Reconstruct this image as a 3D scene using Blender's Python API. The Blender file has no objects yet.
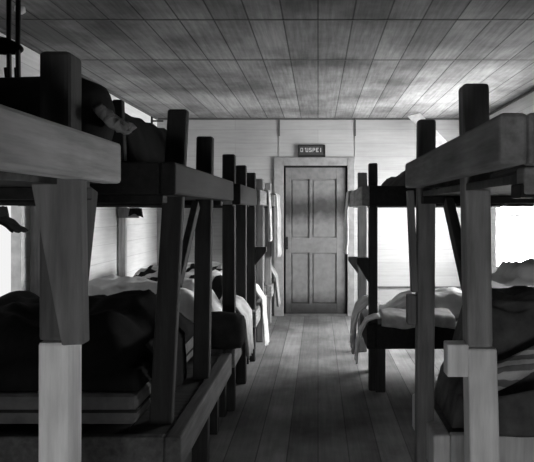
import bpy, math, random
from mathutils import Vector, noise
random.seed(4)
C = bpy.context.scene.collection
CAMZ = 1.514
F = 560.0
# ------------------------------------------------------------------ room size
XL, XR, YB, YR, ZC = -2.30, 2.34, 8.0, -0.55, 2.828

# ------------------------------------------------------------------ materials
def nodemat(name):
    m = bpy.data.materials.new(name); m.use_nodes = True
    nt = m.node_tree; b = nt.nodes['Principled BSDF']
    b.inputs['Specular IOR Level'].default_value = 0.25
    return m, nt, b

def N(nt, typ, **kw):
    n = nt.nodes.new(typ)
    for k, v in kw.items():
        if k in n.inputs: n.inputs[k].default_value = v
        else: setattr(n, k, v)
    return n

def ramp(nt, src, stops):
    r = nt.nodes.new('ShaderNodeValToRGB')
    e = r.color_ramp.elements
    while len(e) < len(stops): e.new(0.5)
    for el, (p, c) in zip(e, stops):
        el.position = p; el.color = (c, c, c, 1)
    nt.links.new(src, r.inputs[0]); return r.outputs[0]

def mix(nt, fac, a, b, typ='MULTIPLY'):
    m = nt.nodes.new('ShaderNodeMix'); m.data_type = 'RGBA'; m.blend_type = typ
    if isinstance(fac, (int, float)): m.inputs[0].default_value = fac
    else: nt.links.new(fac, m.inputs[0])
    for s, i in ((a, 6), (b, 7)):
        if isinstance(s, (int, float)): m.inputs[i].default_value = (s, s, s, 1)
        else: nt.links.new(s, m.inputs[i])
    return m.outputs[2]

def wood(name, base, var=0.35, stretch=(14, 14, 1.2), rough=0.75):
    m, nt, b = nodemat(name)
    tc = N(nt, 'ShaderNodeTexCoord'); mp = N(nt, 'ShaderNodeMapping')
    mp.inputs['Scale'].default_value = stretch
    nt.links.new(tc.outputs['Object'], mp.inputs[0])
    n1 = N(nt, 'ShaderNodeTexNoise', Scale=2.2, Detail=6.0, Roughness=0.62)
    nt.links.new(mp.outputs[0], n1.inputs['Vector'])
    n2 = N(nt, 'ShaderNodeTexNoise', Scale=3.0, Detail=3.0)
    nt.links.new(tc.outputs['Object'], n2.inputs['Vector'])
    c = ramp(nt, n1.outputs[0], [(0.3, base*(1-var)), (0.7, base*(1+var))])
    d = ramp(nt, n2.outputs[0], [(0.35, 0.75), (0.65, 1.1)])
    nt.links.new(mix(nt, 1.0, c, d), b.inputs['Base Color'])
    b.inputs['Roughness'].default_value = rough
    bp = N(nt, 'ShaderNodeBump', Strength=0.25, Distance=0.004)
    nt.links.new(n1.outputs[0], bp.inputs['Height']); nt.links.new(bp.outputs[0], b.inputs['Normal'])
    return m

def planks(name, base, run, across, width, length, gap=0.012, toneamp=0.3, dark=0.25, dirt=0.35, rough=0.7, streak=0.25, scalegrain=1.0):
    """boards running along axis `run`, laid side by side along axis `across` (object coordinates = room metres)"""
    m, nt, b = nodemat(name)
    tc = N(nt, 'ShaderNodeTexCoord'); sep = N(nt, 'ShaderNodeSeparateXYZ')
    nt.links.new(tc.outputs['Object'], sep.inputs[0])
    cmb = N(nt, 'ShaderNodeCombineXYZ')
    nt.links.new(sep.outputs[run], cmb.inputs[0]); nt.links.new(sep.outputs[across], cmb.inputs[1])
    br = N(nt, 'ShaderNodeTexBrick')
    br.offset = 0.37; br.offset_frequency = 2; br.squash = 1.0
    for k, v in (('Scale', 1.0), ('Mortar Size', gap/2), ('Mortar Smooth', 0.15), ('Bias', 0.0), ('Brick Width', length), ('Row Height', width)):
        br.inputs[k].default_value = v
    br.inputs['Color1'].default_value = (1-toneamp,)*3 + (1,)
    br.inputs['Color2'].default_value = (1+toneamp*0.4,)*3 + (1,)
    br.inputs['Mortar'].default_value = (dark,)*3 + (1,)
    nt.links.new(cmb.outputs[0], br.inputs['Vector'])
    mp = N(nt, 'ShaderNodeMapping'); mp.inputs['Scale'].default_value = (1.1*scalegrain, 16*scalegrain, 1)
    nt.links.new(cmb.outputs[0], mp.inputs[0])
    g = N(nt, 'ShaderNodeTexNoise', Scale=2.0, Detail=5.0, Roughness=0.65)
    nt.links.new(mp.outputs[0], g.inputs['Vector'])
    gr = ramp(nt, g.outputs[0], [(0.3, 1-streak), (0.7, 1+streak*0.4)])
    dn = N(nt, 'ShaderNodeTexNoise', Scale=1.1, Detail=5.0, Roughness=0.6)
    nt.links.new(tc.outputs['Object'], dn.inputs['Vector'])
    dr = ramp(nt, dn.outputs[0], [(0.36, 1-dirt), (0.62, 1.0)])
    c = mix(nt, 1.0, mix(nt, 1.0, mix(nt, 1.0, br.outputs[0], gr), dr), base)
    nt.links.new(c, b.inputs['Base Color'])
    b.inputs['Roughness'].default_value = rough
    bp = N(nt, 'ShaderNodeBump', Strength=0.4, Distance=0.006)
    nt.links.new(br.outputs[1], bp.inputs['Height']); bp.invert = True
    nt.links.new(bp.outputs[0], b.inputs['Normal'])
    return m

def cloth(name, base, var=0.25, scale=9, stripes=None):
    m, nt, b = nodemat(name)
    tc = N(nt, 'ShaderNodeTexCoord')
    n = N(nt, 'ShaderNodeTexNoise', Scale=scale, Detail=6.0, Roughness=0.6)
    nt.links.new(tc.outputs['Object'], n.inputs['Vector'])
    c = ramp(nt, n.outputs[0], [(0.35, base*(1-var)), (0.65, base*(1+var*0.5))])
    if stripes:
        axis, freq, d, rot = stripes
        mp = N(nt, 'ShaderNodeMapping'); mp.inputs['Rotation'].default_value = rot
        nt.links.new(tc.outputs['Object'], mp.inputs[0])
        w = N(nt, 'ShaderNodeTexWave', Scale=freq, Distortion=4.0); w.bands_direction = axis
        nt.links.new(mp.outputs[0], w.inputs['Vector'])
        s = ramp(nt, w.outputs[1], [(0.48, d), (0.58, 1.0)])
        c = mix(nt, 1.0, c, s)
    nt.links.new(c, b.inputs['Base Color'])
    b.inputs['Roughness'].default_value = 0.95; b.inputs['Specular IOR Level'].default_value = 0.05
    w2 = N(nt, 'ShaderNodeTexNoise', Scale=140.0, Detail=2.0)
    nt.links.new(tc.outputs['Object'], w2.inputs['Vector'])
    bp = N(nt, 'ShaderNodeBump', Strength=0.2, Distance=0.003)
    nt.links.new(w2.outputs[0], bp.inputs['Height']); nt.links.new(bp.outputs[0], b.inputs['Normal'])
    return m

def flat(name, base, rough=0.6, metal=0.0):
    m, nt, b = nodemat(name)
    tc = N(nt, 'ShaderNodeTexCoord'); n = N(nt, 'ShaderNodeTexNoise', Scale=12.0, Detail=4.0)
    nt.links.new(tc.outputs['Object'], n.inputs['Vector'])
    nt.links.new(ramp(nt, n.outputs[0], [(0.3, base*0.8), (0.7, base*1.15)]), b.inputs['Base Color'])
    b.inputs['Roughness'].default_value = rough; b.inputs['Metallic'].default_value = metal
    return m

def glow(name, strength):
    m = bpy.data.materials.new(name); m.use_nodes = True
    nt = m.node_tree; nt.nodes.clear()
    e = N(nt, 'ShaderNodeEmission', Strength=strength); e.inputs[0].default_value = (1, 1, 1, 1)
    o = N(nt, 'ShaderNodeOutputMaterial'); nt.links.new(e.outputs[0], o.inputs[0])
    return m

def door_paint(name, base):
    """grey paint, grubby in the band hands reach and along the foot"""
    m, nt, b = nodemat(name)
    tc = N(nt, 'ShaderNodeTexCoord'); sep = N(nt, 'ShaderNodeSeparateXYZ')
    nt.links.new(tc.outputs['Object'], sep.inputs[0])
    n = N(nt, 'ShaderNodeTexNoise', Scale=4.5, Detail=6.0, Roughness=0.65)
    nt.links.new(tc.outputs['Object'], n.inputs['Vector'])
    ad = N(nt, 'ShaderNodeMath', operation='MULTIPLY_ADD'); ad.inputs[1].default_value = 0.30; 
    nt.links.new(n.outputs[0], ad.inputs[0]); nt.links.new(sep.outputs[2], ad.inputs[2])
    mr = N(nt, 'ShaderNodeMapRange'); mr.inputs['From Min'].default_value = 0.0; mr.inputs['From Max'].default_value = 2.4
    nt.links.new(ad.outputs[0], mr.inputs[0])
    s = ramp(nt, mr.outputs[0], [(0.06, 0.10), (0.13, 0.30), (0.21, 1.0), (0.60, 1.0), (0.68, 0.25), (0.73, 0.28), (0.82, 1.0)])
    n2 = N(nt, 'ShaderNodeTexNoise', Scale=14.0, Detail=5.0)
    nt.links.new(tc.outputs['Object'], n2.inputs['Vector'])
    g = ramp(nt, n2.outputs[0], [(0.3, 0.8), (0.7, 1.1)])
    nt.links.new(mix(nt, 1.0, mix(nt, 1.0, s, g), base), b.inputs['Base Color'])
    b.inputs['Roughness'].default_value = 0.55
    return m

def hazy_glass(name, strength):
    m = bpy.data.materials.new(name); m.use_nodes = True
    nt = m.node_tree; nt.nodes.clear()
    e = N(nt, 'ShaderNodeEmission', Strength=strength); e.inputs[0].default_value = (1, 1, 1, 1)
    t = N(nt, 'ShaderNodeBsdfTransparent'); a = N(nt, 'ShaderNodeAddShader')
    o = N(nt, 'ShaderNodeOutputMaterial')
    nt.links.new(e.outputs[0], a.inputs[0]); nt.links.new(t.outputs[0], a.inputs[1]); nt.links.new(a.outputs[0], o.inputs[0])
    return m

M = dict(
    midpost=wood('shaded_upright_wood', 0.30),  # upper part of the near right post, its shade put into the colour
    headpost=wood('shaded_head_wood', 0.09),  # head of the near left post, darkened to stand for shade
    brace=wood('weathered_wood', 0.17), lowrail=wood('dark_rail_wood', 0.12, stretch=(14, 1.2, 14)),  # lowrail: darker tone for the second left lower rail
    post=wood('rough_post_wood', 0.20),
    litpost=wood('lit_post_wood', 0.80, 0.2),  # near posts and platform front: light on them put into the colour
    litrail=wood('lit_rail_wood', 0.52, stretch=(14, 1.2, 14)), rail=wood('rail_wood', 0.26, stretch=(14, 1.2, 14)),  # first tone: near left rail, lightened to stand for light on it
    dark=wood('shaded_wood', 0.018, stretch=(14, 1.2, 14)),  # rails and boards in shade; the shade is put into the colour
    darkpost=wood('shaded_post_wood', 0.04),  # silhouetted posts, with their shade painted into the wood tone
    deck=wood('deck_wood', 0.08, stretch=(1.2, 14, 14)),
    pale=wood('pale_wood', 0.6),
    floor=planks('floor_boards', 0.25, 1, 0, 0.19, 40.0, gap=0.008, dark=0.45, toneamp=0.3, dirt=0.6, rough=0.85),
    ceil=planks('ceiling_boards', 0.42, 1, 0, 0.24, 40.0, gap=0.012, toneamp=0.22, dark=0.35, dirt=0.6, rough=0.9, streak=0.35),
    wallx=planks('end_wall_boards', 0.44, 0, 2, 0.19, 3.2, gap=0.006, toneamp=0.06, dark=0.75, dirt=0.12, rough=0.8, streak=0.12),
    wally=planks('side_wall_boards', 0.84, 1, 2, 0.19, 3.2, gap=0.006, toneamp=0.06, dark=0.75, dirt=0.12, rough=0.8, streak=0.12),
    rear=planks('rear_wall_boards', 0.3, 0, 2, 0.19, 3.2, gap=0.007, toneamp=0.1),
    trim=flat('dark_trim', 0.10), trimgrey=flat('grey_trim', 0.2), paleseam=flat('batten', 0.42), grey=flat('casing_grey', 0.27), white=flat('white_paint', 0.8),
    door=door_paint('door_paint', 0.18), black=flat('black', 0.02, 0.5), iron=flat('iron', 0.05, 0.4, 0.8),
    signb=flat('sign_board', 0.06), signw=flat('sign_lettering', 0.6), porcelain=flat('porcelain', 0.8, 0.3),
    blackwool=cloth('black_wool', 0.018), charcoal=cloth('charcoal_wool', 0.04), greywool=cloth('grey_wool', 0.13, 0.35),
    midcloth=cloth('mid_cloth', 0.30, 0.3), palecloth=cloth('pale_cloth', 0.55, 0.3), sheet=cloth('white_sheet', 0.82, 0.12),
    striped=cloth('striped_blanket', 0.7, 0.2, stripes=('X', 1.5, 0.03, (0, 0, 0.5))),
    bandwool=cloth('banded_wool', 0.75, 0.3, stripes=('Z', 7.0, 0.35, (0.5, 0, 0))),
    ticking=cloth('mattress_ticking', 0.17, 0.25),
    windowbright=hazy_glass('daylight_pane', 14.0), windowleft=glow('daylight_pane_left', 0.9), rearfill=glow('rear_fill_glow', 12.0),
)

# ------------------------------------------------------------------ mesh helpers
class MB:
    def __init__(s): s.v = []; s.f = []
    def hexa(s, c):                       # 8 corners: bottom ring 0-3, top ring 4-7
        i = len(s.v); s.v += [Vector(p) for p in c]
        s.f += [(i+3, i+2, i+1, i), (i+4, i+5, i+6, i+7)] + [(i+k, i+(k+1) % 4, i+4+(k+1) % 4, i+4+k) for k in range(4)]
        return s
    def box(s, x0, x1, y0, y1, z0, z1):
        x0, x1 = min(x0, x1), max(x0, x1); y0, y1 = min(y0, y1), max(y0, y1); z0, z1 = min(z0, z1), max(z0, z1)
        return s.hexa([(x0, y0, z0), (x1, y0, z0), (x1, y1, z0), (x0, y1, z0), (x0, y0, z1), (x1, y0, z1), (x1, y1, z1), (x0, y1, z1)])
    def lean(s, xb0, xb1, xt0, xt1, y0, y1, z0, z1):   # post whose foot and head sit at different X
        xb0, xb1 = min(xb0, xb1), max(xb0, xb1); xt0, xt1 = min(xt0, xt1), max(xt0, xt1)
        return s.hexa([(xb0, y0, z0), (xb1, y0, z0), (xb1, y1, z0), (xb0, y1, z0), (xt0, y0, z1), (xt1, y0, z1), (xt1, y1, z1), (xt0, y1, z1)])
    def prism(s, poly, ext):
        i = len(s.v); n = len(poly); e = Vector(ext)
        s.v += [Vector(p) for p in poly] + [Vector(p) + e for p in poly]
        s.f += [tuple(range(i, i+n)), tuple(range(i+2*n-1, i+n-1, -1))]
        s.f += [(i+k, i+n+k, i+n+(k+1) % n, i+(k+1) % n) for k in range(n)]
        return s
    def tube(s, pts, r, n=8):
        pts = [Vector(p) for p in pts]; i = len(s.v)
        for k, p in enumerate(pts):
            t = (pts[min(k+1, len(pts)-1)] - pts[max(k-1, 0)]).normalized()
            a = t.cross(Vector((0.31, 0.17, 0.93))).normalized(); b = t.cross(a)
            rr = r[k] if isinstance(r, (list, tuple)) else r
            s.v += [p + rr*(math.cos(q*2*math.pi/n)*a + math.sin(q*2*math.pi/n)*b) for q in range(n)]
        for k in range(len(pts)-1):
            for q in range(n):
                s.f.append((i+k*n+q, i+k*n+(q+1) % n, i+(k+1)*n+(q+1) % n, i+(k+1)*n+q))
        m = i+(len(pts)-1)*n
        s.f += [tuple(range(i+n-1, i-1, -1)), tuple(range(m, m+n))]
        return s
    def sheet(s, fn, nu, nv, th):          # closed cloth with thickness; fn(u,v) -> point
        P = [[Vector(fn(a/nu, b/nv)) for b in range(nv+1)] for a in range(nu+1)]
        i = len(s.v); w = nv+1; tot = (nu+1)*w
        top, bot = [], []
        for a in range(nu+1):
            for b in range(nv+1):
                du = P[min(a+1, nu)][b]-P[max(a-1, 0)][b]; dv = P[a][min(b+1, nv)]-P[a][max(b-1, 0)]
                nn = du.cross(dv); nn = nn.normalized() if nn.length > 1e-9 else Vector((0, 0, 1))
                top.append(P[a][b]+nn*th/2); bot.append(P[a][b]-nn*th/2)
        s.v += top+bot
        for a in range(nu):
            for b in range(nv):
                q = (i+a*w+b, i+(a+1)*w+b, i+(a+1)*w+b+1, i+a*w+b+1)
                s.f += [q, tuple(x+tot for x in reversed(q))]
        ring = [a*w for a in range(nu+1)] + [nu*w+b for b in range(1, nv+1)] + [a*w+nv for a in range(nu-1, -1, -1)] + [b for b in range(nv-1, 0, -1)]
        for k in range(len(ring)):
            p, q = i+ring[k], i+ring[(k+1) % len(ring)]
            s.f.append((p, p+tot, q+tot, q))
        return s
    def heap(s, x0, x1, y0, y1, z0, hfn, nx=28, ny=28):   # lumpy mound with a flat underside
        i = len(s.v); w = ny+1; tot = (nx+1)*w
        for lay in (0, 1):
            for a in range(nx+1):
                for b in range(ny+1):
                    u, v = a/nx, b/ny
                    h = hfn(u, v) if lay else 0.0
                    e = min(1, 6*min(u, 1-u, v, 1-v))
                    bul = 0.03*(1-e) if lay else 0
                    cx, cy = (u-0.5), (v-0.5)
                    s.v.append(Vector((x0+(x1-x0)*u - cx*2*bul, y0+(y1-y0)*v - cy*2*bul, z0+(h if lay else 0))))
        for a in range(nx):
            for b in range(ny):
                q = (i+a*w+b, i+(a+1)*w+b, i+(a+1)*w+b+1, i+a*w+b+1)
                s.f += [tuple(x+tot for x in q), tuple(reversed(q))]
        ring = [a*w for a in range(nx+1)] + [nx*w+b for b in range(1, ny+1)] + [a*w+ny for a in range(nx-1, -1, -1)] + [b for b in range(ny-1, 0, -1)]
        for k in range(len(ring)):
            p, q = i+ring[k], i+ring[(k+1) % len(ring)]
            s.f.append((p, q, q+tot, p+tot))
        return s
    def build(s, name, mat, root=None, bevel=0.0, smooth=False, subdiv=0):
        off = root.matrix_world.translation.copy() if root else Vector()
        if root: off = Vector(root['_loc'])
        me = bpy.data.meshes.new(name)
        me.from_pydata([tuple(p-off) for p in s.v], [], s.f); me.validate(); me.update()
        import bmesh
        bm = bmesh.new(); bm.from_mesh(me); bmesh.ops.recalc_face_normals(bm, faces=bm.faces); bm.to_mesh(me); bm.free()
        me.materials.append(mat)
        if smooth:
            for p in me.polygons: p.use_smooth = True
        o = bpy.data.objects.new(name, me); C.objects.link(o)
        if root: o.parent = root
        o['_loc'] = tuple(off)
        if bevel:
            b = o.modifiers.new('Bevel', 'BEVEL'); b.width = bevel; b.segments = 2; b.limit_method = 'ANGLE'
        if subdiv:
            q = o.modifiers.new('Subsurf', 'SUBSURF'); q.levels = subdiv; q.render_levels = subdiv
        return o

def tag(o, label, cat, group=None):
    o['label'] = label; o['category'] = cat
    if group: o['group'] = group
    return o
def thing(name, loc, label, cat, group=None):
    o = bpy.data.objects.new(name, None); C.objects.link(o); o.location = loc; o['_loc'] = tuple(loc)
    o.empty_display_size = 0.1
    return tag(o, label, cat, group)
def struct(o): o['kind'] = 'structure'; return o
def nz(x, y, z=0.0): return noise.noise(Vector((x, y, z)))
def sm(t): t = max(0, min(1, t)); return t*t*(3-2*t)

# ------------------------------------------------------------------ room
struct(MB().box(XL-.2, XR+.2, YR-.2, YB+.2, -0.12, 0).build('floor', M['floor']))
struct(MB().box(XL-.2, XR+.2, YR-.2, YB+.2, ZC, ZC+.12).build('ceiling', M['ceil']))

# end wall with door opening
DX0, DX1, DZ = (284-318)*YB/F, (347-318)*YB/F, CAMZ+(210-166)*YB/F     # door leaf
CX0, CX1, CZ = (274-318)*YB/F, (354.5-318)*YB/F, CAMZ+(210-157.5)*YB/F
w = MB().box(XL-.2, DX0-.03, YB, YB+.12, 0, ZC).box(DX1+.03, XR+.2, YB, YB+.12, 0, ZC).box(DX0-.03, DX1+.03, YB, YB+.12, DZ+.03, ZC)
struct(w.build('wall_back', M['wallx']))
struct(MB().box(XL-.2, XR+.2, YR-.12, YR, 0, 0.15).box(XL-.2, -0.35, YR-.12, YR, 0.15, ZC).box(0.35, XR+.2, YR-.12, YR, 0.15, ZC).box(-0.35, 0.35, YR-.12, YR, 0.85, ZC).build('wall_rear', M['rear']))

def side_wall(name, x, sgn, openings, mat):
    ys = sorted(openings); m = MB(); xo = x+sgn*.12
    y = YR-.2
    for (a, b, z0, z1) in ys:
        m.box(x, xo, y, a, 0, ZC); m.box(x, xo, a, b, 0, z0); m.box(x, xo, a, b, z1, ZC); y = b
    m.box(x, xo, y, YB+.2, 0, ZC)
    return struct(m.build(name, mat))
WR = [(5.45, 7.36, .74, 2.15)]
WL = [(3.05, 4.36, .80, 2.05)]
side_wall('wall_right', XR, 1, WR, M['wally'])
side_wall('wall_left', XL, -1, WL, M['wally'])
def window(name, x, sgn, o, mat, cols=3, rows=2):
    y0, y1, z0, z1 = o
    xi = x-sgn*.012; xo = x+sgn*.09
    f = MB()
    t = .045
    f.box(xi, xo, y0, y0+t, z0, z1); f.box(xi, xo, y1-t, y1, z0, z1); f.box(xi, xo, y0+t, y1-t, z0, z0+t); f.box(xi, xo, y0+t, y1-t, z1-t, z1)
    fr = struct(f.build(name, M['white']))
    b = MB()
    for k in range(1, cols):
        yy = y0+(y1-y0)*k/cols; b.box(x+sgn*.045, x+sgn*.065, yy-.012, yy+.012, z0+t, z1-t)
    for k in range(1, rows):
        zz = z0+(z1-z0)*k/rows; b.box(x+sgn*.046, x+sgn*.064, y0+t, y1-t, zz-.012, zz+.012)
    b.build('glazing_bar', M['white'], fr)
    MB().box(x+sgn*.066, x+sgn*.072, y0+t, y1-t, z0+t, z1-t).build('pane', mat, fr)
window('window_1', XR, 1, WR[0], M['windowbright'])
def daylight(x, sgn, o, watts, spread, tilt=0):
    y0, y1, z0, z1 = o
    l = bpy.data.lights.new('daylight', 'AREA'); l.shape = 'RECTANGLE'; l.size = y1-y0-.1; l.size_y = z1-z0-.1
    l.energy = watts; l.spread = math.radians(spread)
    ob = bpy.data.objects.new('daylight', l); C.objects.link(ob)
    ob.location = (x+sgn*.10, (y0+y1)/2, (z0+z1)/2); ob.rotation_euler = (math.radians(90-tilt), 0, math.radians(90*sgn))
daylight(XR, 1, WR[0], 68, 105)
daylight(XR+.03, 1, WR[0], 9, 55, 26)
window('window_2', XL, -1, WL[0], M['windowleft'])
# unseen glowing panel added behind the camera to light the near posts
f = MB().box(-.35, -.30, YR-.1, YR+.01, .15, .85).box(.30, .35, YR-.1, YR+.01, .15, .85).box(-.30, .30, YR-.1, YR+.01, .15, .2).box(-.30, .30, YR-.1, YR+.01, .80, .85)
fr = struct(f.build('added_light_panel', M['white']))
MB().box(-.30, .30, YR-.07, YR-.06, .2, .80).build('pane', M['rearfill'], fr)  # glowing face of the added light panel, not a window pane

# trim
struct(MB().box(XL, XR, YB-.022, YB, ZC-.028, ZC).build('trim_1', M['trim'], bevel=.004))
struct(MB().box(XR-.022, XR, YR, YB-.022, ZC-.03, ZC).build('trim_2', M['trim'], bevel=.004))
struct(MB().box(XL, XL+.022, YR, YB-.022, ZC-.03, ZC).build('trim_3', M['trim'], bevel=.004))
struct(MB().box(XL, CX0, YB-.02, YB, 0, .035).box(CX1, XR, YB-.02, YB, 0, .035).build('baseboard_back', M['trim'], bevel=.004))
for k, px in enumerate((279.3, 355.2)):
    X = (px-318)*YB/F
    struct(MB().box(X-.006, X+.006, YB-.008, YB, CZ+.002, ZC-.03).build('trim_%d' % (4+k), M['paleseam']))
    struct(MB().box(X-.010, X+.010, YB-.014, YB-.008, ZC-.26, ZC-.03).build('trim_%d' % (6+k), M['trim']))
# ceiling cross battens
struct(MB().box(XL, XR, 4.897, 4.905, ZC-.004, ZC).build('trim_8', M['trimgrey']))
struct(MB().box(XL, XR, 3.864, 3.872, ZC-.004, ZC).build('trim_9', M['trimgrey']))

# door
f = MB().box(CX0, DX0-.005, YB-.03, YB, 0, CZ).box(DX1+.005, CX1, YB-.03, YB, 0, CZ).box(DX0-.005, DX1+.005, YB-.03, YB, DZ+.005, CZ)
cas = f.build('door_frame', M['grey'], bevel=.006); struct(cas)
dr = thing('door_1', ((DX0+DX1)/2, YB+.04, 0), 'grey panelled door shut in the end wall', 'door'); dr['kind'] = 'structure'
del dr['category']; del dr['label']
Z = lambda y, d=YB: CAMZ+(210-y)*d/F
X_ = lambda x, d=YB: (x-318)*d/F
g = .022                                         # dark gap round the leaf
leaf = MB()
xs = (DX0+g, X_(291), X_(309.3), X_(312.2), X_(336.5), DX1-g)
zs = (.03, Z(304), Z(253), Z(238), Z(179), DZ-g)
y0, y1 = YB+.012, YB+.05
leaf.box(xs[0], xs[1], y0, y1, zs[0], zs[5]).box(xs[4], xs[5], y0, y1, zs[0], zs[5])
for a, b in ((0, 1), (2, 3), (4, 5)): leaf.box(xs[1], xs[4], y0, y1, zs[a], zs[b])
for a, b in ((1, 2), (3, 4)): leaf.box(xs[2], xs[3], y0, y1, zs[a], zs[b])
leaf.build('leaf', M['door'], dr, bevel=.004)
for a, b in ((1, 2), (3, 4)):
    for c, d in ((1, 2), (3, 4)):
        p = MB().box(xs[c]-.005, xs[d]+.005, y0+.024, y0+.03, zs[a]-.005, zs[b]+.005)
        p.box(xs[c]+.018, xs[d]-.018, y0+.012, y0+.024, zs[a]+.018, zs[b]-.018)
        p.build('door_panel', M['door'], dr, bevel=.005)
MB().box(DX0-.03, DX1+.03, YB+.06, YB+.11, 0, DZ+.03).build('backing', M['black'], dr)
hz = Z(243)
h = MB().box(DX0+.028, DX0+.058, y0-.006, y0, hz-.09, hz+.09).tube([(DX0+.043, y0-.006, hz-.06), (DX0+.043, y0-.045, hz-.045), (DX0+.043, y0-.05, hz), (DX0+.043, y0-.045, hz+.045), (DX0+.043, y0-.006, hz+.06)], .008)
h.build('door_handle', M['iron'], dr, bevel=.001)
struct(MB().box(DX0-.03, DX1+.03, YB-.02, YB+.012, 0, .03).build('trim_10', M['trim']))

# sign over the door
sx0, sx1, sz0, sz1 = X_(298, 7.97), X_(325.3, 7.97), Z(157, 7.97), Z(144.8, 7.97)
sg = thing('door_sign', ((sx0+sx1)/2, YB-.03, sz0), 'small dark wooden sign with pale capital letters above the door', 'sign')
MB().box(sx0, sx1, YB-.026, YB, sz0, sz1).build('board', M['signb'], sg)
q = .018
MB().box(sx0, sx1, YB-.036, YB-.026, sz1-q, sz1).box(sx0, sx1, YB-.036, YB-.026, sz0, sz0+q*1.6).box(sx0, sx0+q, YB-.036, YB-.026, sz0+q*1.6, sz1-q).box(sx1-q, sx1, YB-.036, YB-.026, sz0+q*1.6, sz1-q).build('sign_frame', M['black'], sg, bevel=.003)
# illegible pale capitals, stroke by stroke
GL = {'O': [(0, 0, 1, .18), (0, .82, 1, 1), (0, 0, .24, 1), (.76, 0, 1, 1)], "'": [(.4, .7, .65, 1)], 'U': [(0, 0, 1, .18), (0, 0, .24, 1), (.76, 0, 1, 1)],
      'S': [(0, 0, 1, .18), (0, .41, 1, .59), (0, .82, 1, 1), (0, .5, .24, 1), (.76, 0, 1, .5)], 'P': [(0, 0, .24, 1), (0, .82, 1, 1), (0, .41, 1, .59), (.76, .5, 1, 1)],
      'E': [(0, 0, .24, 1), (0, 0, 1, .18), (0, .41, .8, .59), (0, .82, 1, 1)], 'I': [(.35, 0, .65, 1)]}
t = MB(); lx = sx0+.035; lw, lh, lz = .036, .058, sz0+.072
for ch in "O'USPEI":
    for (a, b, c, d) in GL[ch]: t.box(lx+a*lw, lx+c*lw, YB-.03, YB-.026, lz+b*lh, lz+d*lh)
    lx += lw*(.7 if ch == "'" else 1.36)
t.build('lettering', M['signw'], sg)

# ------------------------------------------------------------------ bunks
def zz(dz): return CAMZ+dz
def post(root, s, xi, xo, d0, t, top, foot=0.0, lean=0.0, mat='darkpost', name='post', fat=0.0, tone_split=None, headmat='darkpost'):
    """s=-1 left, +1 right; xi/xo = aisle-side and wall-side faces at the head; lean = outward shift of the foot"""
    if tone_split:                         # lit lower leg under a shaded head: light put into the colours
        k = (tone_split-foot)/(zz(top)-foot); xm = xi+lean*(1-k); xq = xo+(lean+fat)*(1-k)
        MB().lean(s*(xi+lean), s*(xo+lean+fat), s*xm, s*xq, d0, d0+t, foot, tone_split-.001).build('post', M[mat], root, bevel=.008)
        return MB().lean(s*xm, s*(xq-fat*.6), s*xi, s*xo, d0, d0+t, tone_split, zz(top)).build('post', M[headmat], root, bevel=.012)
    m = MB().lean(s*(xi+lean), s*(xo+lean+fat), s*xi, s*xo, d0, d0+t, foot, zz(top))
    return m.build(name, M[mat], root, bevel=.012)
def step(root, s, xi, d0, z0, z1, out=.09, t=.075, wedge=True, mat='darkpost'):
    """foot-step bracket nailed on the aisle face of a post"""
    if wedge: poly = [(s*xi, d0, z1), (s*(xi-out), d0, z1), (s*(xi-out), d0, z1-.045), (s*xi, d0, z0)]
    else: poly = [(s*xi, d0, z1), (s*(xi-out), d0, z1), (s*(xi-out), d0, z0), (s*xi, d0, z0)]
    return MB().prism(poly, (0, t, 0)).build('step_bracket', M[mat], root, bevel=.004)
def brace(root, p0, p1, w, t, axis, mat='darkpost'):
    """knee brace from p0 (on the post) up to p1 (under the rail); section w in the plane, t along `axis`"""
    p0, p1 = Vector(p0), Vector(p1); a = Vector(axis); d = (p1-p0).normalized(); n = d.cross(a).normalized()*w/2; e = a*t
    return MB().prism([p0-n, p0+n, p1+n, p1-n], e).build('brace', M[mat], root, bevel=.004)

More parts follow.
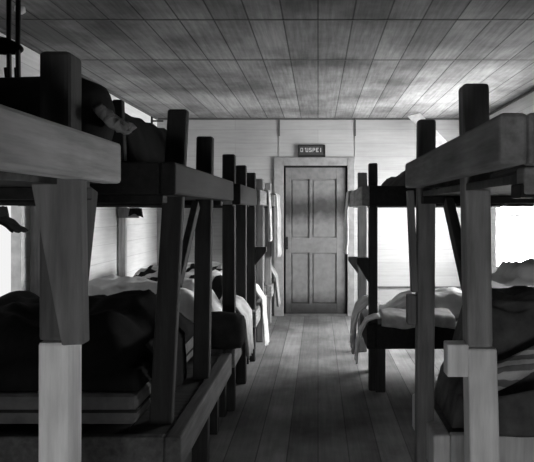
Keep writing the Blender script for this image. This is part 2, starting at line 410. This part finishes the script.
def bunk(name, s, label, y0, y1, xrail, tz0, tz1, posts, platform=None, railmat='rail', endmat='rail', railthick=.062, xwall=2.2, wp=(), deckgap=True, wmat='darkpost', lowmat='rail', nearend=True, fartop=None):
    xp = xrail+railthick
    r = thing(name, (s*1.4, (y0+y1)/2, 0), label, 'bunk bed', 'wooden bunk beds along the two sides of the aisle')
    MB().box(s*xrail, s*xp, y0, y1, zz(tz0), zz(tz1)).build('upper_rail', M[railmat], r, bevel=.01)
    if nearend: MB().box(s*(xp+.001), s*xwall, y0, y0+.045, zz(tz0), zz(tz1)).build('end_board', M[endmat], r, bevel=.008)
    MB().box(s*(xp+.001), s*xwall, y1-.045, y1, zz(tz0), zz(fartop or tz1)).build('end_board', M[endmat], r, bevel=.008)
    # deck of loose boards under the upper mattress, on two cross bearers
    m = MB(); n = max(3, int((xwall-.06-xp)/.16)); wd = (xwall-.06-xp)/n
    for k in range(n): m.box(s*(xp+.01+k*wd), s*(xp+.01+k*wd+wd-.008), y0+.05, y1-.05, zz(.062), zz(.084))
    m.build('deck', M['deck'], r)
    for yy in (y0+.05, y1-.12): MB().box(s*(xp+.002), s*xwall, yy, yy+.07, zz(.028), zz(.061)).build('bearer', M['dark'], r, bevel=.004)
    for p in posts:
        post(r, s, p['xi'], p['xo'], p['d'], p['t'], p['top'], p.get('foot', 0.0), p.get('lean', 0.0), p.get('mat', 'darkpost'), fat=p.get('fat', 0.0), tone_split=p.get('tone_split'), headmat=p.get('headmat', 'darkpost'))
        for q in (wp if p is posts[0] else ()): MB().box(s*(xwall+.002), s*(xwall+.082), q, q+.07, 0, zz(.30)).build('wall_post', M[wmat], r, bevel=.008)
        if 'step' in p: step(r, s, p['xi']+p.get('slean', 0), p['d'], *p['step'])
    if platform:
        a, b, xpl, pz0, pz1 = platform
        MB().box(s*xpl, s*(xpl+.075), a, b, pz0, pz1).build('lower_rail', M[lowmat], r, bevel=.01)
        MB().box(s*(xpl+.076), s*xwall, a, a+.045, pz0, pz1).build('end_board', M[lowmat], r, bevel=.008)
        MB().box(s*(xpl+.076), s*xwall, b-.045, b, pz0, pz1).build('end_board', M[lowmat], r, bevel=.008)
        m = MB(); n = 8; wd = (xwall-xpl-.08)/n
        for k in range(n): m.box(s*(xpl+.078+k*wd), s*(xpl+.078+k*wd+wd-.008), a+.046, b-.046, pz1-.03, pz1-.008)
        m.build('lower_deck', M['deck'], r)
        for yy in (a, b-.08):
            MB().box(s*(xpl+.08), s*(xpl+.16), yy+.046 if yy == a else yy-.046, yy+.126 if yy == a else yy+.034, 0, pz1-.031).build('platform_leg', M['darkpost'], r)
    return r

L1 = bunk('bunk_bed', -1, 'nearest bunk on the left of the aisle, with a pale V-braced post', -.42, 1.60, .56, .075, .19,
          [dict(xi=.622, xo=.70, d=1.40, t=.085, top=.40, mat='litpost', lean=.004, tone_split=zz(-.33), headmat='headpost')], endmat='dark', railmat='litrail', fartop=.084)
q = [(X_(a, 1.356), 1.356, Z(b, 1.356)) for a, b in ((28, 171), (80, 177), (83, 345), (61, 346))]
MB().prism(q, (0, .043, 0)).build('brace', M['brace'], L1, bevel=.005)
brace(L1, (-.675, 1.487, zz(-.36)), (-.675, 1.60, zz(.062)), .075, .034, (1, 0, 0), 'darkpost')
L2 = bunk('bunk_bed', -1, 'second bunk on the left, black blanket heaped on its lower bed', 2.2, 3.72, .56, .06, .19,
          [dict(xi=.613, xo=.706, d=2.62, t=.06, top=.474, lean=.10, foot=.0, fat=.02), dict(xi=.622, xo=.719, d=3.3, t=.07, top=.436, lean=.03)],
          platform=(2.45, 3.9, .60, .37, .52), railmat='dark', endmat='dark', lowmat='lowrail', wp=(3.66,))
MB().lean(X_(112,2.25), X_(124,2.25), X_(112,2.25), X_(121.5,2.25), 2.25, 2.29, zz(.20), zz(.445)).build('peg', M['dark'], L2, bevel=.006)
brace(L2, (-.66, 2.70, zz(-.36)), (-.64, 3.02, zz(.03)), .06, .034, (-1, 0, 0), 'darkpost')
L3 = bunk('bunk_bed', -1, 'third bunk on the left, pale blanket hanging from its lower rail', 4.05, 5.12, .56, .04, .19,
          [dict(xi=.625, xo=.72, d=4.2, t=.07, top=.42), dict(xi=.625, xo=.715, d=4.86, t=.07, top=.39)],
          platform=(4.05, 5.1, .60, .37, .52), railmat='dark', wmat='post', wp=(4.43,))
L4 = bunk('bunk_bed', -1, 'fourth bunk on the left, foot-step bracket sticking into the aisle', 5.45, 6.62, .56, .05, .20,
          [dict(xi=.625, xo=.715, d=5.58, t=.07, top=.374, step=(zz(-.55), zz(-.37), .11)), dict(xi=.625, xo=.71, d=6.4, t=.08, top=.36, mat='post')],
          platform=(5.45, 6.6, .60, .37, .52), wmat='pale', wp=(6.4,))
MB().box(-2.285, -2.04, 6.372, 6.396, zz(-.09), zz(.026)).build('cross_board', M['post'], L4, bevel=.004)
L5 = bunk('bunk_bed', -1, 'farthest bunk on the left, against the end wall beside the door', 7.30, 7.95, .56, .05, .20,
          [dict(xi=.625, xo=.71, d=7.45, t=.08, top=.36, mat='post')], platform=(7.3, 7.95, .60, .37, .52), wmat='pale')
R1 = bunk('bunk_bed', 1, 'nearest bunk on the right, with a bare front rail and pale stout post', 1.23, 2.575, .40, .10, .215,
          [dict(xi=.463, xo=.547, d=1.78, t=.08, top=.405, mat='litpost', lean=.034, fat=.02, tone_split=zz(-.44), headmat='midpost'), dict(xi=.464, xo=.546, d=2.58, t=.07, top=.42, lean=-.012, mat='post')],
          platform=(2.42, 2.98, .50, .36, .54), lowmat='litpost')
MB().box(.47, 2.2, 1.276, 1.33, zz(.035), zz(.099)).build('bearer', M['rail'], R1, bevel=.006)
brace(R1, (.50, 1.90, zz(-.30)), (.50, 2.22, zz(.03)), .055, .034, (1, 0, 0), 'darkpost')
brace(R1, (.448, 2.58, zz(-.38)), (.428, 2.58, zz(.09)), .03, .05, (0, 1, 0), 'post')
step(R1, 1, .484, 1.79, zz(-.535), zz(-.43), .07, .06, False, 'litpost')
step(R1, 1, .455, 2.585, zz(-.53), zz(-.395), .04, .06, False, 'post')
R2 = bunk('bunk_bed', 1, 'far bunk on the right, white bedding spilling over its lower end', 4.58, 6.86, .36, .035, .20,
          [dict(xi=.425, xo=.50, d=4.68, t=.07, top=.393, step=(zz(-.61), zz(-.40), .10)), dict(xi=.425, xo=.525, d=5.96, t=.07, top=.40, step=(zz(-.68), zz(-.50), .10), mat='post')],
          platform=(4.6, 5.36, .40, .37, .57), lowmat='dark', endmat='dark')

# ------------------------------------------------------------------ bedding
def mound(top, edge=5, amp=.05, fr=4, seed=0.0, prof=None):
    def h(u, v):
        e = sm(edge*min(u, 1-u))*sm(edge*min(v, 1-v))
        p = prof(u, v) if prof else 1.0
        return max(.015, (.25+.75*e)*top*p + amp*nz(u*fr+seed, v*fr, seed) + amp*.5*nz(u*fr*2.7, v*fr*2.7+seed, 3))
    return h
def bed(name, mat, label, cat, x0, x1, y0, y1, z0, top, group=None, **k):
    o = MB().heap(x0, x1, y0, y1, z0, mound(top, **k), 34, 34).build(name, M[mat], smooth=True)
    return tag(o, label, cat, group)
def mattress(x0, x1, y0, y1, z0, z1, mat, label):
    t = thing('mattress', ((x0+x1)/2, (y0+y1)/2, z0), label, 'mattress', 'thin mattresses on the bunks')
    MB().box(x0, x1, y0, y1, z0, z1).build('ticking', M[mat], t, bevel=.03)
    zm = (z0+z1)/2; e = .004
    MB().tube([(x0-e, y0-e, zm), (x1+e, y0-e, zm), (x1+e, y1+e, zm), (x0-e, y1+e, zm), (x0-e, y0-e, zm)], .007, 6).build('piping', M['charcoal'], t)
    return t
UP = zz(.085)      # top of an upper deck
# near left upper
bed('bedroll', 'charcoal', 'dark bedroll piled on the upper bed behind the nearest left post', 'bedding', -2.1, -.72, .70, 1.46, UP, .33, amp=.035, seed=2.2, edge=12)
rl = MB().tube([(-1.9, 1.64, UP+.15), (-1.2, 1.64, UP+.152), (-.80, 1.64, UP+.155), (-.69, 1.64, UP+.155), (-.650, 1.64, UP+.15), (-.632, 1.64, UP+.145)], [.135, .14, .148, .146, .13, .09], 20)
tag(rl.build('rolled_blanket', M['charcoal'], smooth=True), 'dark rolled blanket lying across the near left upper bed, behind its post', 'blanket')
# the pale folded end hanging over the rail
def fold(u, v):
    return (-.608+.053*u+.008*nz(v*5, u*3), 1.54+.14*v+.015*nz(u*4, v*4, 2), zz(.238+.05*(1-u)**1.5*(1-.5*v)+.012*nz(v*5+1, u*5)))
tag(MB().sheet(fold, 14, 12, .03).build('folded_blanket', M['midcloth'], smooth=True), 'pale folded blanket end lying on the near left upper rail', 'blanket')
bed('bedroll', 'blackwool', 'black bedroll on the upper bed of the second left bunk', 'bedding', -2.1, -.765, 2.36, 3.62, UP, .395, amp=.035, seed=7.1, edge=9)
bed('bedroll', 'charcoal', 'dark bedroll on the upper bed of the third left bunk', 'bedding', -2.1, -.73, 4.15, 5.02, UP, .18, amp=.03, seed=1.1)
bed('blanket', 'midcloth', 'rumpled grey blanket on the upper bed of the fourth left bunk', 'blanket', -2.1, -.73, 5.55, 6.52, UP, .13, amp=.03, seed=4.1)
bed('blanket', 'palecloth', 'pale blanket on the upper bed nearest the door', 'blanket', -2.1, -.73, 7.36, 7.88, UP, .13, amp=.03, seed=9.3)
bed('blanket', 'greywool', 'low grey blanket on the upper bed of the nearest right bunk', 'blanket', .56, 2.15, 1.345, 2.50, UP, .11, amp=.03, seed=3.3)
bed('bedroll', 'charcoal', 'dark lumpy bedroll on the upper bed of the far right bunk', 'bedding', .54, 2.15, 4.64, 6.7, UP, .27, amp=.07, seed=5.7, fr=6)
# lower beds, left
mattress(-2.15, -.80, 2.455, 3.80, .565, .70, 'ticking', 'thin pale-edged mattress on the lower bed of the second left bunk')
bed('blanket', 'blackwool', 'black woollen blanket heaped high on the second left lower bed', 'blanket', -2.18, -.80, 2.50, 3.78, .705, .27, amp=.09, seed=11.0, edge=6, fr=4)
bed('blanket', 'sheet', 'pale rumpled blanket on the third left lower bed', 'blanket', -2.15, -.74, 4.12, 5.02, .52, .39, amp=.07, seed=2.7, fr=6)
bed('blanket', 'striped', 'black and white striped bedding on the fourth left lower bed', 'blanket', -2.15, -.74, 5.50, 6.52, .52, .34, amp=.09, seed=6.4, fr=6)
bed('pillow', 'sheet', 'white pillow on the lower bed nearest the door on the left', 'pillow', -2.1, -.735, 7.36, 7.88, .52, .26, amp=.05, seed=8.4)
# lower beds, right
bed('blanket', 'greywool', 'grey blanket heaped on the near right lower bed under the window', 'blanket', .60, 2.18, 2.5, 2.93, .54, .54, amp=.08, seed=13.0, edge=9, fr=5)

def drape(name, mat, label, cat, y0, y1, prof, group=None, wob=.012, th=.014, nu=26, nv=16, seed=0.0, slant=0.0):
    """cloth hung over a rail: prof = list of (x, z) from the bed over the rail and down; swept from y0 to y1"""
    P = [Vector((a, 0, b)) for a, b in prof]
    L = [0.0]
    for a, b in zip(P, P[1:]): L.append(L[-1]+(b-a).length)
    def at(t):
        t *= L[-1]
        for i in range(len(P)-1):
            if t <= L[i+1] or i == len(P)-2:
                return P[i].lerp(P[i+1], (t-L[i])/max(1e-6, L[i+1]-L[i]))
    def fn(u, v):
        p = at(u); sg = 1 if P[-1].x > P[0].x else -1
        k = wob*(.3+u)
        ww = sg*k*(1+math.sin(v*(y1-y0)*42+seed+2*nz(u*2, v*3, seed)))/1.0
        return (p.x+ww, y0+(y1-y0)*v+slant*u*(1-2*v)+.02*nz(u*3, v*4, seed+5)*(u), p.z-.03*u*nz(v*4, seed, 2)+.012*nz(u*5, v*6, seed))
    return tag(MB().sheet(fn, nu, nv, th).build(name, M[mat], smooth=True), label, cat, group)

# left side cloths
drape('blanket', 'blackwool', 'black sheet added to darken the aisle side of the second left lower bed', 'blanket', 2.72, 3.25, [(-.84, .86), (-.78, .80), (-.775, .545)], seed=3, wob=.004)  # dark sheet added so the mattress side reads as shade
rb = MB().tube([(-.80, 3.98, .66), (-.70, 3.985, .66), (-.60, 3.98, .655), (-.54, 3.975, .65), (-.515, 3.975, .65)], [.13, .135, .13, .115, .06], 14)
tag(rb.build('rolled_blanket', M['charcoal'], smooth=True), 'dark rolled blanket with its round end over the left lower rail', 'blanket')
drape('blanket', 'palecloth', 'pale blanket hanging over the lower rail of the third left bunk', 'blanket', 4.34, 4.80, [(-.73, .79), (-.66, .77), (-.585, .66), (-.575, .34)], 'cloths hung over the left lower rails', seed=1, slant=.08)
drape('blanket', 'palecloth', 'whitish cloth hanging low over the fourth left lower rail by the aisle', 'blanket', 5.80, 6.10, [(-.725, .73), (-.66, .70), (-.585, .58), (-.56, .09)], 'cloths hung over the left lower rails', seed=4, slant=.05)
drape('blanket', 'midcloth', 'greyish cloth hanging over the left lower rail nearest the door', 'blanket', 7.56, 7.88, [(-.725, .78), (-.66, .74), (-.585, .6), (-.56, .2)], 'cloths hung over the left lower rails', seed=7, slant=.04)
drape('towel', 'palecloth', 'pale towel hung over the upper rail of the fourth left bunk', 'towel', 6.10, 6.36, [(-.60, zz(.215)), (-.552, zz(.215)), (-.54, zz(-.02)), (-.54, zz(-.34))], 'towels on the upper rails', seed=2, wob=.01)
drape('towel', 'midcloth', 'long greyish towel hung over the left upper rail nearest the door', 'towel', 7.35, 7.86, [(-.60, zz(.215)), (-.552, zz(.215)), (-.54, zz(-.1)), (-.54, zz(-.62))], 'towels on the upper rails', seed=5, wob=.012)
drape('towel', 'palecloth', 'pale cloth strip hung from the far right upper rail near the door', 'towel', 6.35, 6.80, [(.40, zz(.215)), (.352, zz(.215)), (.342, zz(0)), (.338, zz(-.5))], 'towels on the upper rails', seed=6, wob=.01)
drape('coat', 'blackwool', 'dark cloth hanging under the upper deck beside the left window', 'cloth', 3.78, 3.98, [(-2.215, zz(.025)), (-2.2, zz(-.05)), (-2.06, zz(-.15))], seed=9, wob=.0)
# far right bed
bed('sheet', 'sheet', 'crumpled white bedding on the far right lower bed', 'bedding', .54, 2.15, 4.88, 5.30, .57, .19, amp=.06, seed=2.9, fr=6)
drape('blanket', 'sheet', 'white blanket curling off the near corner of the far right lower bed', 'blanket', 4.52, 4.67, [(.505, .65), (.47, .645), (.40, .615), (.355, .53), (.325, .42), (.318, .27)], seed=2, wob=.004, slant=.0)
def endfold(u, v):
    t = v
    return (.52+.60*u, 4.80-.245*sm(t*1.4)-.012*math.sin(u*26), .655-.03*t-.065*max(0, t-.6)/.4+.012*math.sin(u*9+2*t))
tag(MB().sheet(endfold, 26, 12, .016).build('blanket', M['palecloth'], smooth=True), 'pale blanket edge folded over the end board of the far right bed', 'blanket')
drape('blanket', 'palecloth', 'bunched pale cloth over the far right lower rail behind its near post', 'blanket', 4.82, 5.32, [(.53, .72), (.44, .70), (.37, .63), (.335, .5), (.33, .26)], seed=8, wob=.012, slant=.05)
# near right bed
o = MB().heap(.86, 1.30, 2.58, 2.9, 1.165, mound(.085, amp=.03, fr=5, seed=3.0), 18, 14).build('pillow', M['sheet'], smooth=True)
tag(o, 'crumpled white pillow on the dark blanket heap at the right edge', 'pillow')
def band(u, v):
    X = .70+.85*u
    return (X+.05*v, 2.46-.05*math.sin(v*3.1)-.02*nz(u*4, v*3, 1), .755+.34*u**.9+.115*(v-.5)*2*.6+.02*nz(u*5, v*2, 4))
tag(MB().sheet(band, 24, 12, .018).build('blanket', M['bandwool'], smooth=True), 'light banded blanket slanting across the near right lower bed', 'blanket')
def low(u, v):
    X = .72+.8*u
    return (X, 2.41-.035*math.sin(v*2.4)-.015*nz(u*5, v*4, 8), .71-.155*v+.03*math.sin(u*3.0)*(1-v)+.01*nz(u*6, v*4, 9))
tag(MB().sheet(low, 24, 10, .02).build('blanket', M['greywool'], smooth=True), 'grey blanket hanging below the banded one at the right edge', 'blanket')
# ------------------------------------------------------------------ small things
k = MB(); k.tube([(X_(20, 3.62), 3.62, ZC), (X_(20, 3.62), 3.62, ZC-.03), (X_(20, 3.62), 3.62, ZC-.045)], [.03, .034, .018], 12)
tag(k.build('ceiling_knob', M['porcelain'], smooth=True), 'small white porcelain knob on the ceiling at upper left', 'knob')


def P(px, py, d): return Vector(((px-318)*d/F, d, CAMZ+(210-py)*d/F))
a, b = P(414, 114.5, 7.55), P(449, 152, 7.30)
n = Vector((.085, 0, .02))
tag(MB().prism([a-n, a+n, b+n, b-n], (0, .03, 0)).build('brace_board', M['white'], bevel=.003), 'white board slanting down from the ceiling by the right rear corner', 'board')
k = MB(); x0 = P(14, 0, 2.6).x
k.tube([(x0-.022, 2.6, ZC), (x0-.024, 2.6, 2.3), (x0-.02, 2.6, 2.0), (x0-.035, 2.6, zz(.66))], .011).tube([(x0+.022, 2.6, ZC), (x0+.018, 2.6, 2.3), (x0+.022, 2.6, 2.0), (x0+.012, 2.6, zz(.66))], .011)
hs = thing('hanging_harness', (x0, 2.6, zz(.66)), 'dark straps and bundle hanging from the ceiling at upper left', 'straps')
k.build('strap', M['black'], hs, smooth=True)
MB().tube([(x0-.17, 2.6, zz(.74)), (x0-.11, 2.59, zz(.77)), (x0-.04, 2.6, zz(.76)), (x0+.02, 2.61, zz(.75)), (x0+.035, 2.61, zz(.75))], [.02, .045, .04, .025, .01], 10).build('bundle', M['blackwool'], hs, smooth=True)
q = thing('wall_bracket', (XL, 7.72, 2.66), 'small dark iron bracket high in the left rear corner', 'bracket')
MB().box(XL, XL+.02, 7.70, 7.74, 2.66, 2.80).box(XL+.02, XL+.17, 7.71, 7.73, 2.73, 2.75).build('arm', M['iron'], q, bevel=.003)
def rag(u, v): return (-2.13+.13*u+.04*v*(u-.5), 6.355-.01*math.sin(u*9), zz(.02-.10*v*(1-.5*math.sin(u*3.1+.4)*.6))+.01*nz(u*4, v*4, 1))
tag(MB().sheet(rag, 12, 10, .012).build('rag', M['blackwool'], smooth=True), 'small dark rag hung on the pale post by the left wall', 'cloth')
struct(MB().box(.80, XR-.03, YB-.02, YB, .40, .425).build('trim_11', M['trim']))

# ------------------------------------------------------------------ camera
cam = bpy.data.cameras.new('camera'); co = bpy.data.objects.new('camera', cam); C.objects.link(co)
co.location = (0, 0, CAMZ); co.rotation_euler = (math.radians(90), 0, 0)
cam.sensor_fit = 'HORIZONTAL'; cam.sensor_width = 36; cam.lens = 36*F/534
cam.shift_x = -(318-267)/534; cam.shift_y = -(231-210)/534
cam.clip_start = .02
sc = bpy.context.scene; sc.camera = co
wd = bpy.data.worlds.new('world'); sc.world = wd; wd.use_nodes = True
wd.node_tree.nodes['Background'].inputs[0].default_value = (0.02, 0.02, 0.02, 1)
sc.view_settings.view_transform = 'Standard'; sc.view_settings.look = 'None'
sc.view_settings.gamma = 1; sc.view_settings.exposure = 0.0; sc.view_settings.use_curve_mapping = False
sc.cycles.use_denoising = True
sc.cycles.max_bounces = 8; sc.cycles.diffuse_bounces = 3
for o in C.objects:
    if '_loc' in o: del o['_loc']
